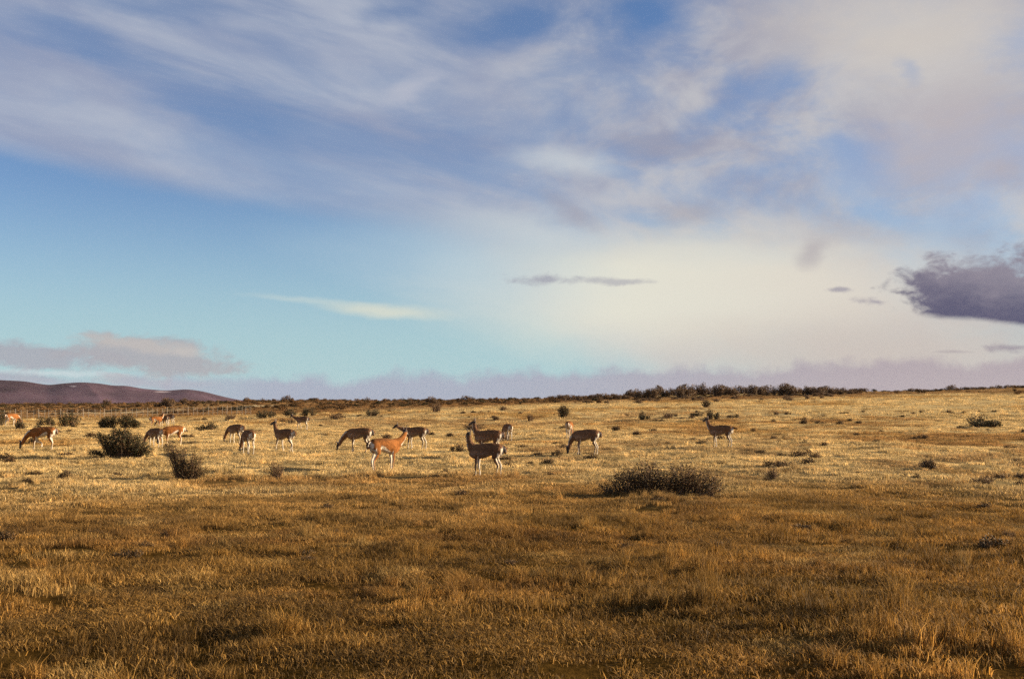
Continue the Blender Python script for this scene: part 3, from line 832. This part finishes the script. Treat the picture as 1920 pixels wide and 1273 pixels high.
# ------------------------------------------------------------------ fence on the left
def fence():
    wood = material("weathered_wood", (0.22, 0.185, 0.145), 0.9, noise_scale=6, noise_amt=0.25)
    wire = material("wire", (0.35, 0.33, 0.31), 0.5, spec=0.5)
    root = bpy.data.objects.new("wire_fence", None); COL.objects.link(root)
    tag(root, 'long wire fence on pale weathered posts before the mountains', 'fence')
    A = at(-60, 786); B = at(470, 777)
    n = 54; tops = []
    rg = np.random.default_rng(4)
    me = None
    for i in range(n):
        t = i / (n - 1)
        X = A[0] + (B[0] - A[0]) * t + rg.normal() * .05; Y = A[1] + (B[1] - A[1]) * t + rg.normal() * .1
        Z = float(terrain(X, Y))
        big = i % 4 == 0
        if me is None or i == 1:
            r0 = 0.034
            V = []; Fc = []
            for (z, r) in ((-0.25, r0), (0.5, r0 * 1.03), (1.08, r0 * 0.92), (1.13, r0 * 0.6)):
                for s in range(8):
                    V.append((r * math.cos(s * .785), r * math.sin(s * .785), z + (0.02 * math.sin(s) if z > 1 else 0)))
            for q in range(3):
                for s in range(8):
                    Fc.append((q * 8 + s, q * 8 + (s + 1) % 8, q * 8 + 8 + (s + 1) % 8, q * 8 + 8 + s))
            Fc.append(tuple(range(24, 32)))
            if me is None:
                o = mesh_obj("post", V, Fc, wood, root); me = o.data
            else:
                o = bpy.data.objects.new("post", me); COL.objects.link(o); o.parent = root
        else:
            o = bpy.data.objects.new("post", me); COL.objects.link(o); o.parent = root
        k = 1.25 if big else 0.8
        o.location = (X, Y, Z); o.scale = (k, k, 1.08 if big else 0.97 + .06 * rg.random())
        o.rotation_euler = (rg.normal() * .025, rg.normal() * .025, rg.random() * 6)
        tops.append((X, Y, Z))
    for h in (0.35, 0.65, 0.95):
        V = []; Fc = []
        for i, (X, Y, Z) in enumerate(tops):
            for (dy, dz) in ((0, .004), (-.004, -.003), (.004, -.003)):
                V.append((X, Y - 0.06 + dy, Z + h + dz))
            if i:
                o_ = (i - 1) * 3
                for s in range(3): Fc.append((o_ + s, o_ + (s + 1) % 3, o_ + 3 + (s + 1) % 3, o_ + 3 + s))
        mesh_obj("wire", V, Fc, wire, root)
fence()
#PART3
# ------------------------------------------------------------------ guanacos
FUR = material("guanaco_fur", rough=0.95, attr="coat", noise_scale=14, noise_amt=0.22, bump=0.5, spec=0.05)
EYE_M = material("eye_black", (0.01, 0.008, 0.006), 0.15, spec=0.5)

def loft(path, seg=12):
    """path: (point, radius sideways, radius up, frame up vector); closed tube of ellipses"""
    V = []; Fc = []
    pts = [np.array(p[0], float) for p in path]
    for i, p in enumerate(path):
        t = pts[min(i + 1, len(pts) - 1)] - pts[max(i - 1, 0)]
        t /= np.linalg.norm(t) + 1e-9
        up = np.array(p[3] if len(p) > 3 else (0, 0, 1), float)
        if abs(np.dot(up, t)) > 0.95: up = np.array((1.0, 0, 0))
        s = np.cross(t, up); s /= np.linalg.norm(s); u = np.cross(s, t)
        for k in range(seg):
            a = 6.28318 * k / seg
            V.append(pts[i] + s * math.cos(a) * p[1] + u * math.sin(a) * p[2])
    n = len(path)
    for i in range(n - 1):
        for k in range(seg):
            a = i * seg + k; b = i * seg + (k + 1) % seg
            Fc.append((a, b, b + seg, a + seg))
    Fc.append(tuple(reversed(range(seg)))); Fc.append(tuple(range((n - 1) * seg, n * seg)))
    return V, Fc

def resample(path, m):
    """smooth a coarse centre line: rows (x, y, z, rside, rup)"""
    P = np.array(path, float); n = len(P)
    out = []
    for i in range(n - 1):
        p0, p1, p2, p3 = P[max(i - 1, 0)], P[i], P[i + 1], P[min(i + 2, n - 1)]
        for k in range(m):
            t = k / m
            out.append(0.5 * ((2 * p1) + (-p0 + p2) * t + (2 * p0 - 5 * p1 + 4 * p2 - p3) * t * t + (-p0 + 3 * p1 - 3 * p2 + p3) * t ** 3))
    out.append(P[-1])
    return np.array(out)

NECKS = {
    'up':    [(.34, .88, .14, .22), (.49, .99, .115, .16), (.58, 1.12, .092, .115), (.63, 1.25, .078, .092), (.65, 1.36, .070, .080)],
    'tall':  [(.34, .88, .14, .22), (.47, 1.00, .115, .155), (.535, 1.13, .090, .11), (.565, 1.26, .078, .09), (.575, 1.37, .070, .080)],
    'slope': [(.34, .88, .14, .22), (.53, .97, .115, .16), (.68, 1.08, .092, .115), (.79, 1.19, .078, .09), (.86, 1.28, .070, .080)],
    'fwd':   [(.34, .88, .14, .22), (.54, .94, .115, .15), (.70, 1.00, .092, .11), (.83, 1.07, .078, .088), (.93, 1.13, .070, .078)],
    'graze': [(.32, .86, .14, .22), (.54, .81, .120, .16), (.71, .67, .095, .115), (.83, .50, .078, .09), (.91, .33, .068, .076)],
    'graze2':[(.32, .85, .14, .22), (.50, .76, .120, .155), (.61, .61, .095, .11), (.67, .44, .078, .088), (.70, .29, .068, .076)],
}
HEADS = {   # direction of the face in the sagittal plane (forward, up)
    'up': (.97, -.25), 'tall': (.97, -.22), 'slope': (.96, -.28), 'fwd': (.93, -.36), 'graze': (.42, -.91), 'graze2': (.28, -.96)}

def make_guanaco(pose, steps, head_yaw=0.0, tail='down', voxel=0.017, woolly=1.12, coat='brown'):
    """mesh in metres, x forward, feet at z = 0. steps: forward shift of the fore-left, fore-right, hind-left, hind-right foot;
       a tuple (shift, lift) folds the leg"""
    parts = []; skel = []          # skel rows: part id, a, b, ra, rb, extra
    def add(path, pid, seg=12):
        P = resample(path, 4)
        V, Fc = loft([(p[:3], p[3], p[4]) for p in P], seg)
        parts.append((V, Fc))
        for i in range(len(path) - 1):
            skel.append((pid, np.array(path[i][:3]), np.array(path[i + 1][:3]), (path[i][3] + path[i][4]) / 2, (path[i + 1][3] + path[i + 1][4]) / 2))
    w = woolly
    add([(-.645, 0, .86, .05, .09), (-.585, 0, .865, .135 * w, .175), (-.47, 0, .878, .18 * w, .225), (-.28, 0, .917, .175 * w, .198), (-.08, 0, .885, .185 * w, .232),
         (.12, 0, .845, .19 * w, .252), (.28, 0, .825, .175 * w, .252), (.41, 0, .84, .135, .220), (.49, 0, .87, .08, .15)], 0, 16)
    nk = NECKS[pose]
    # neck bends sideways with the head
    yaw = math.radians(head_yaw)
    def side(x, z, k):
        piv = .45
        dx = x - piv
        a = yaw * k
        return (piv + dx * math.cos(a), dx * math.sin(a), z)
    npath = []
    for i, (x, z, rs, ru) in enumerate(nk):
        k = 0.45 * (i / (len(nk) - 1)) ** 1.3
        p = side(x, z, k); npath.append((*p, rs, ru))
    add(npath, 1)
    hb = np.array(npath[-1][:3])
    fx, fz = HEADS[pose]
    fd = np.array((fx * math.cos(yaw), fx * math.sin(yaw), fz)); fd /= np.linalg.norm(fd)
    lat = np.array((-math.sin(yaw), math.cos(yaw), 0.0)); hu = np.cross(fd, lat); hu = hu / np.linalg.norm(hu)
    if np.dot(hu, np.array((-fz * math.cos(yaw), 0, fx))) < 0: hu = -hu
    crown = hb + hu * 0.035 - fd * 0.03
    add([(*(crown - fd * .055), .045, .045), (*crown, .068, .075), (*(crown + fd * .09), .066, .078), (*(crown + fd * .17 - hu * .022), .046, .056),
         (*(crown + fd * .245 - hu * .036), .037, .042), (*(crown + fd * .285 - hu * .045), .022, .026)], 2)
    for s in (-1, 1):                                   # ears
        e0 = crown + lat * s * .042 + hu * .055 - fd * .02
        e1 = e0 + hu * .075 + lat * s * .018 - fd * .025
        e2 = e0 + hu * .14 + lat * s * .022 - fd * .03
        add([(*e0, .022, .020), (*e1, .028, .022), (*e2, .009, .010)], 3, 8)
    eyes = [crown + fd * .085 + lat * s * .061 + hu * .022 for s in (-1, 1)]
    def leg(base, pid, st, hind):
        sh, lift = st if isinstance(st, tuple) else (st, 0.0)
        out = []
        zt = base[0][2]
        for i, (x, y, z, a, b) in enumerate(base):
            k = max(0.0, (zt - z) / zt)
            xx = x + sh * k ** 1.1; zz = z
            if lift:
                if i >= 3: zz += lift * 0.25 * (1 if i == 3 else 0)
                if i >= 4: zz += lift; xx -= lift * 0.75
                if i == 2 or i == 3: xx += lift * 0.45
            out.append((xx, y, zz, a, b))
        add(out, pid, 10)
    for j, s in enumerate((1, -1)):                     # +y is the animal's left
        leg([(.27, .10 * s, .86, .075, .12), (.25, .115 * s, .70, .066, .095), (.25, .105 * s, .56, .046, .062), (.27, .10 * s, .37, .034, .040), (.26, .10 * s, .22, .023, .026), (.255, .10 * s, .09, .027, .030), (.29, .10 * s, .015, .032, .042)], 4 if s > 0 else 5, steps[j], False)
        leg([(-.42, .085 * s, .90, .085, .17), (-.40, .115 * s, .74, .080, .145), (-.37, .115 * s, .60, .055, .085), (-.47, .10 * s, .43, .034, .046), (-.50, .095 * s, .36, .030, .040), (-.48, .095 * s, .20, .023, .026), (-.465, .095 * s, .09, .027, .030), (-.43, .095 * s, .015, .032, .042)], 6 if s > 0 else 7, steps[j + 2], True)
    if tail == 'up':
        add([(-.58, 0, 1.00, .05, .05), (-.70, 0, .99, .055, .05), (-.80, 0, .965, .045, .04), (-.88, 0, .95, .02, .02)], 8)
    else:
        add([(-.57, 0, 1.01, .05, .05), (-.665, 0, .985, .060, .050), (-.715, 0, .90, .065, .050), (-.71, 0, .80, .050, .040), (-.69, 0, .75, .02, .02)], 8)
    V = []; Fc = []
    for v, f in parts:
        o = len(V); V += [tuple(q) for q in v]; Fc += [tuple(i + o for i in q) for q in f]
    tmp = bpy.data.meshes.new("tmp"); tmp.from_pydata(V, [], Fc)
    ob = bpy.data.objects.new("tmp", tmp); COL.objects.link(ob)
    md = ob.modifiers.new("r", 'REMESH'); md.mode = 'VOXEL'; md.voxel_size = voxel
    sm = ob.modifiers.new("s", 'SMOOTH'); sm.factor = 0.5; sm.iterations = 3
    dg = bpy.context.evaluated_depsgraph_get()
    me = bpy.data.meshes.new_from_object(ob.evaluated_get(dg))
    bpy.data.objects.remove(ob); bpy.data.meshes.remove(tmp)
    n = len(me.vertices)
    P = np.empty(n * 3, np.float32); me.vertices.foreach_get('co', P); P = P.reshape(-1, 3).astype(float)
    # nearest bone
    best = np.full(n, 1e9); pid = np.zeros(n, int); rel = np.zeros((n, 3)); rad = np.zeros(n)
    for (p, a, b, ra, rb) in skel:
        ab = b - a; t = np.clip(((P - a) @ ab) / (ab @ ab), 0, 1)
        q = a + t[:, None] * ab; r = ra + (rb - ra) * t
        d = np.linalg.norm(P - q, axis=1) / r
        k = d < best
        best[k] = d[k]; pid[k] = p; rel[k] = (P - q)[k]; rad[k] = r[k]
    nz = fbm(P[:, 0] + 3 * P[:, 1] + 50, P[:, 2] + 2 * P[:, 1] + 20, 0.11, 3)
    cin = np.array([0.215, 0.084, 0.026]) if coat == 'tawny' else np.array([0.145, 0.077, 0.042]); drk = np.array([0.10, 0.046, 0.020]); wht = np.array([0.60, 0.53, 0.43]); gry = np.array([0.055, 0.045, 0.040]); tan = np.array([0.30, 0.17, 0.085])  # brown coat has the tone of the shaded flanks put into its colour
    C = np.tile(cin, (n, 1))
    rz = rel[:, 2] / np.maximum(rad, 1e-4); ry = rel[:, 1] / np.maximum(rad, 1e-4)
    def blend(mask, col):
        nonlocal C
        mk = np.clip(mask, 0, 1)[:, None]; C = C * (1 - mk) + col * mk
    body = pid == 0
    x, y, z = P.T
    blend(body * sstep(z, 0.98, 1.09) * 0.65, drk)
    if coat != 'tawny': blend(body * sstep(z + .05 * nz, .90, .72) * sstep(np.abs(y), .05, .12) * 0.8, np.array([0.235, 0.165, 0.120]))
    dull = coat != 'tawny'  # brown animals: whites painted duller and smaller, as seen in shade
    if dull: wht = np.array([0.42, 0.35, 0.27])
    belly = np.interp(x, [-.60, -.40, -.28, -.10, .12, .28, .45], [.66, .64, .88, .80, .64, .58, .58]) if not dull else np.interp(x, [-.60, -.40, -.28, -.10, .12, .28, .45], [.62, .62, .75, .69, .60, .56, .56])
    blend((pid == 0) * sstep(z + 0.03 * nz, belly + 0.03, belly - 0.03), wht)
    blend((pid == 0) * sstep(x + .02 * nz, -.60, -.635) * (np.abs(y) > .05), wht)      # pale edge of the rump
    # neck: pale throat and chest on the underside
    nk0, nk1 = np.array(npath[0][:3]), np.array(npath[-1][:3]); nd = (nk1 - nk0) / np.linalg.norm(nk1 - nk0)
    under = np.cross(np.array([-math.sin(yaw * .3), math.cos(yaw * .3), 0]), nd); under /= np.linalg.norm(under)
    if under[0] * 1.0 - under[2] * 0.6 < 0: under = -under
    un = (rel @ under) / np.maximum(rad, 1e-4)
    blend((pid == 1) * sstep(un + 0.15 * nz, 0.42, 0.62), wht)
    blend((pid == 2) * 1.0, gry)
    hl = (P - crown) @ fd
    blend((pid == 2) * sstep(((P - crown) @ hu), -0.03, -0.06) * sstep(hl, .22, .10), wht * 0.8)
    blend((pid == 2) * sstep(hl, .235, .27), np.array([.16, .13, .11]))
    blend((pid == 3) * 1.0, np.array([.20, .15, .12]))
    wht = np.array([0.60, 0.53, 0.43])
    if dull: tan = np.array([0.20, 0.115, 0.065])
    # legs
    for p, s in ((4, 1), (5, -1), (6, 1), (7, -1)):
        k = pid == p
        inner = sstep(-ry * s, 0.25, 0.6)
        back = sstep(-rel[:, 0] / np.maximum(rad, 1e-4), 0.40, 0.75)
        low = sstep(z, .46, .30)
        blend(k * low * 0.75, tan)
        blend(k * np.maximum(inner, back * sstep(z, .86, .74)) * sstep(z, .90, .78), wht)
        blend(k * sstep(z, .05, .02), np.array([.12, .09, .07]))
    blend((pid == 8) * 1.0, drk * 1.1)
    nv = np.empty(n * 3, np.float32); me.vertices.foreach_get('normal', nv); nv = nv.reshape(-1, 3)
    rear = ((pid == 6) | (pid == 7) | (pid == 0)) * sstep(-nv[:, 0] + .12 * nz, .50, .72) * sstep(x, -.36, -.44) * sstep(z, .97, .92)
    blend(rear, wht)
    C *= (1 + 0.32 * nz)[:, None] * (1 + 0.25 * fbm(x * 2 + y, z * 2 - y, 0.35, 2))[:, None]
    color_attr(me, "coat", C)
    # shaggy outline of the wool
    nn = np.empty(n * 3, np.float32); me.vertices.foreach_get('normal', nn); nn = nn.reshape(-1, 3)
    amp = np.where(pid == 0, .012, np.where(pid == 1, .008, np.where(pid == 8, .012, .0)))
    P2 = P + nn * (amp * fbm(x * 1.0 + y * 2.1, z * 1.6 + y, 0.07, 2))[:, None]
    me.vertices.foreach_set('co', P2.astype(np.float32).ravel()); me.update()
    me.polygons.foreach_set('use_smooth', [True] * len(me.polygons))
    me.materials.clear(); me.materials.append(FUR)
    return me, eyes, lat

def eye_mesh():
    V = []; Fc = []
    for i in range(5):
        th = math.pi * (i + 0.5) / 5
        for j in range(8):
            V.append((.014 * math.sin(th) * math.cos(j * .785), .014 * math.sin(th) * math.sin(j * .785), .014 * math.cos(th)))
    for i in range(4):
        for j in range(8): Fc.append((i * 8 + j, i * 8 + (j + 1) % 8, i * 8 + 8 + (j + 1) % 8, i * 8 + 8 + j))
    Fc.append(tuple(range(8))); Fc.append(tuple(range(39, 31, -1)))
    return V, Fc

HERD = [  # px, feet row, heading (0 right, 90 away, 180 left), scale, pose, steps, head yaw, tail, label
    (78, 845, 181, 1.03, 'graze', (.08, (-.10, .16), -.04, .10), 0, 'down', 'pale bellied guanaco stretching down to graze with a bent foreleg, near the big shrub'),
    (22, 800, 68, 1.0, 'graze', (.0, .05, -.05, .05), 0, 'down', 'tawny guanaco with white chest by the fence posts'),
    (290, 839, 148, 1.02, 'graze', (.05, -.05, .05, -.04), 0, 'down', 'dark backed guanaco grazing right beside the big dark shrub'),
    (322, 836, 214, 1.0, 'graze2', (.04, -.04, .06, -.05), 0, 'down', 'sunlit orange guanaco with white belly, half hidden behind its dark neighbour'),
    (293, 802, 40, 1.0, 'up', (.03, -.03, .04, -.04), 0, 'down', 'pale faced guanaco with head up in the far group of three'),
    (306, 801, 160, 1.0, 'graze', (.04, -.04, .04, -.04), 0, 'down', 'dark guanaco grazing in the middle of the far group of three'),
    (318, 797, 150, 0.98, 'graze', (.02, -.04, .06, -.02), 0, 'down', 'brown guanaco hindmost in the far group of three, pale rump showing'),
    (441, 832, 147, 1.0, 'graze', (.06, -.04, .03, -.05), -10, 'down', 'guanaco nibbling at the grass with its rump overlapped by another'),
    (464, 852, 124, 1.0, 'graze', (.03, -.03, .05, -.05), 0, 'down', 'guanaco seen from behind with head hidden, next to the nibbling one'),
    (532, 847, 152, 1.02, 'tall', (.20, -.16, -.16, .16), 20, 'down', 'dark guanaco striding with neck upright and ears pricked'),
    (566, 806, 160, 0.98, 'fwd', (.14, (-.05, .10), -.12, .14), 0, 'down', 'far guanaco walking off with its neck held forward by the shrubs'),
    (672, 848, 172, 1.06, 'graze', (-.05, .06, .10, -.08), 0, 'down', 'dark guanaco grazing with neck straight down, beside the tawny one'),
    (723, 884, 41, 1.06, 'slope', (.03, -.04, .03, -.04), 30, 'down', 'sunlit orange guanaco with white belly standing with its rump turned, neck sloping up'),
    (778, 842, 166, 0.97, 'fwd', (.08, -.06, .06, -.08), 20, 'down', 'dark guanaco whose head meets that of the orange guanaco'),
    (909, 893, 170, 1.07, 'tall', (.05, -.08, .07, -.05), -55, 'down', 'dark guanaco standing foremost of the pair with head turned away'),
    (914, 857, 165, 1.06, 'tall', (.03, -.03, .04, -.04), 0, 'down', 'guanaco standing behind its partner with only head, neck and back in view'),
    (951, 827, 112, 0.97, 'graze', (.03, -.03, .04, -.04), 0, 'down', 'guanaco seen from behind with head down, beyond the standing pair'),
    (1068, 822, 76, 0.98, 'graze', (.03, -.03, .04, -.04), 0, 'down', 'pinkish tawny guanaco below the round shrub, its head down behind another'),
    (1097, 853, 170, 1.06, 'graze2', (-.04, .06, .06, -.06), 0, 'down', 'dark guanaco grazing with muzzle at its forefeet'),
    (1351, 839, 156, 1.0, 'up', (.04, -.04, .05, -.06), 0, 'up', 'lone slim guanaco with raised tail and neck upright before a round shrub'),
]

BACK = [44, 25, 36, 37, 21, 21, 20, 36, 45, 42, 25, 45, 63, 41, 61, 50, 32, 32, 47, 41]      # height of the back in photograph pixels

def build_herd():
    ev, ef = eye_mesh(); eme = None
    for (px, py, hd, sc, pose, steps, yaw, tail, label), bh in zip(HERD, BACK):
        X, Y, r = at(px, py)
        sc = min(max(bh / (F / Y) / 1.095, 0.85), 1.22)
        me, eyes, lat = make_guanaco(pose, steps, yaw, tail, 0.017 if r < 65 else 0.021, coat='tawny' if label.startswith(('tawny', 'sunlit', 'pale', 'pinkish')) else 'brown')
        me.name = "guanaco"
        o = bpy.data.objects.new("guanaco", me); COL.objects.link(o)
        o.location = (X, Y, float(terrain(X, Y)) - 0.005)
        o.rotation_euler = (0, 0, math.radians(hd)); o.scale = (sc, sc, sc)
        tag(o, label, 'guanaco', 'herd of guanacos on the pasture')
        for e in eyes:
            if eme is None:
                q = mesh_obj("eye", ev, ef, EYE_M, o, True); eme = q.data
            else:
                q = bpy.data.objects.new("eye", eme); COL.objects.link(q); q.parent = o
            q.location = tuple(e)
build_herd()

# ------------------------------------------------------------------ thin haze over the plain
def build_haze():
    x0, x1, y0, y1, z0, z1 = -9600, 9600, -9600, 9600, -125, 160
    V = [(x, y, z) for z in (z0, z1) for y in (y0, y1) for x in (x0, x1)]
    Fc = [(0, 2, 3, 1), (4, 5, 7, 6), (0, 1, 5, 4), (2, 6, 7, 3), (0, 4, 6, 2), (1, 3, 7, 5)]
    m = bpy.data.materials.new("haze"); m.use_nodes = True
    N = m.node_tree.nodes; N.clear()
    v = N.new('ShaderNodeVolumePrincipled'); out = N.new('ShaderNodeOutputMaterial')
    v.inputs['Color'].default_value = (0.86, 0.88, 1.0, 1); v.inputs['Density'].default_value = 7.0e-6
    m.node_tree.links.new(v.outputs[0], out.inputs['Volume'])
    o = mesh_obj("haze", V, Fc, m)
    tag(o, 'thin pale haze lying over the plain', 'haze', kind='stuff')
build_haze()
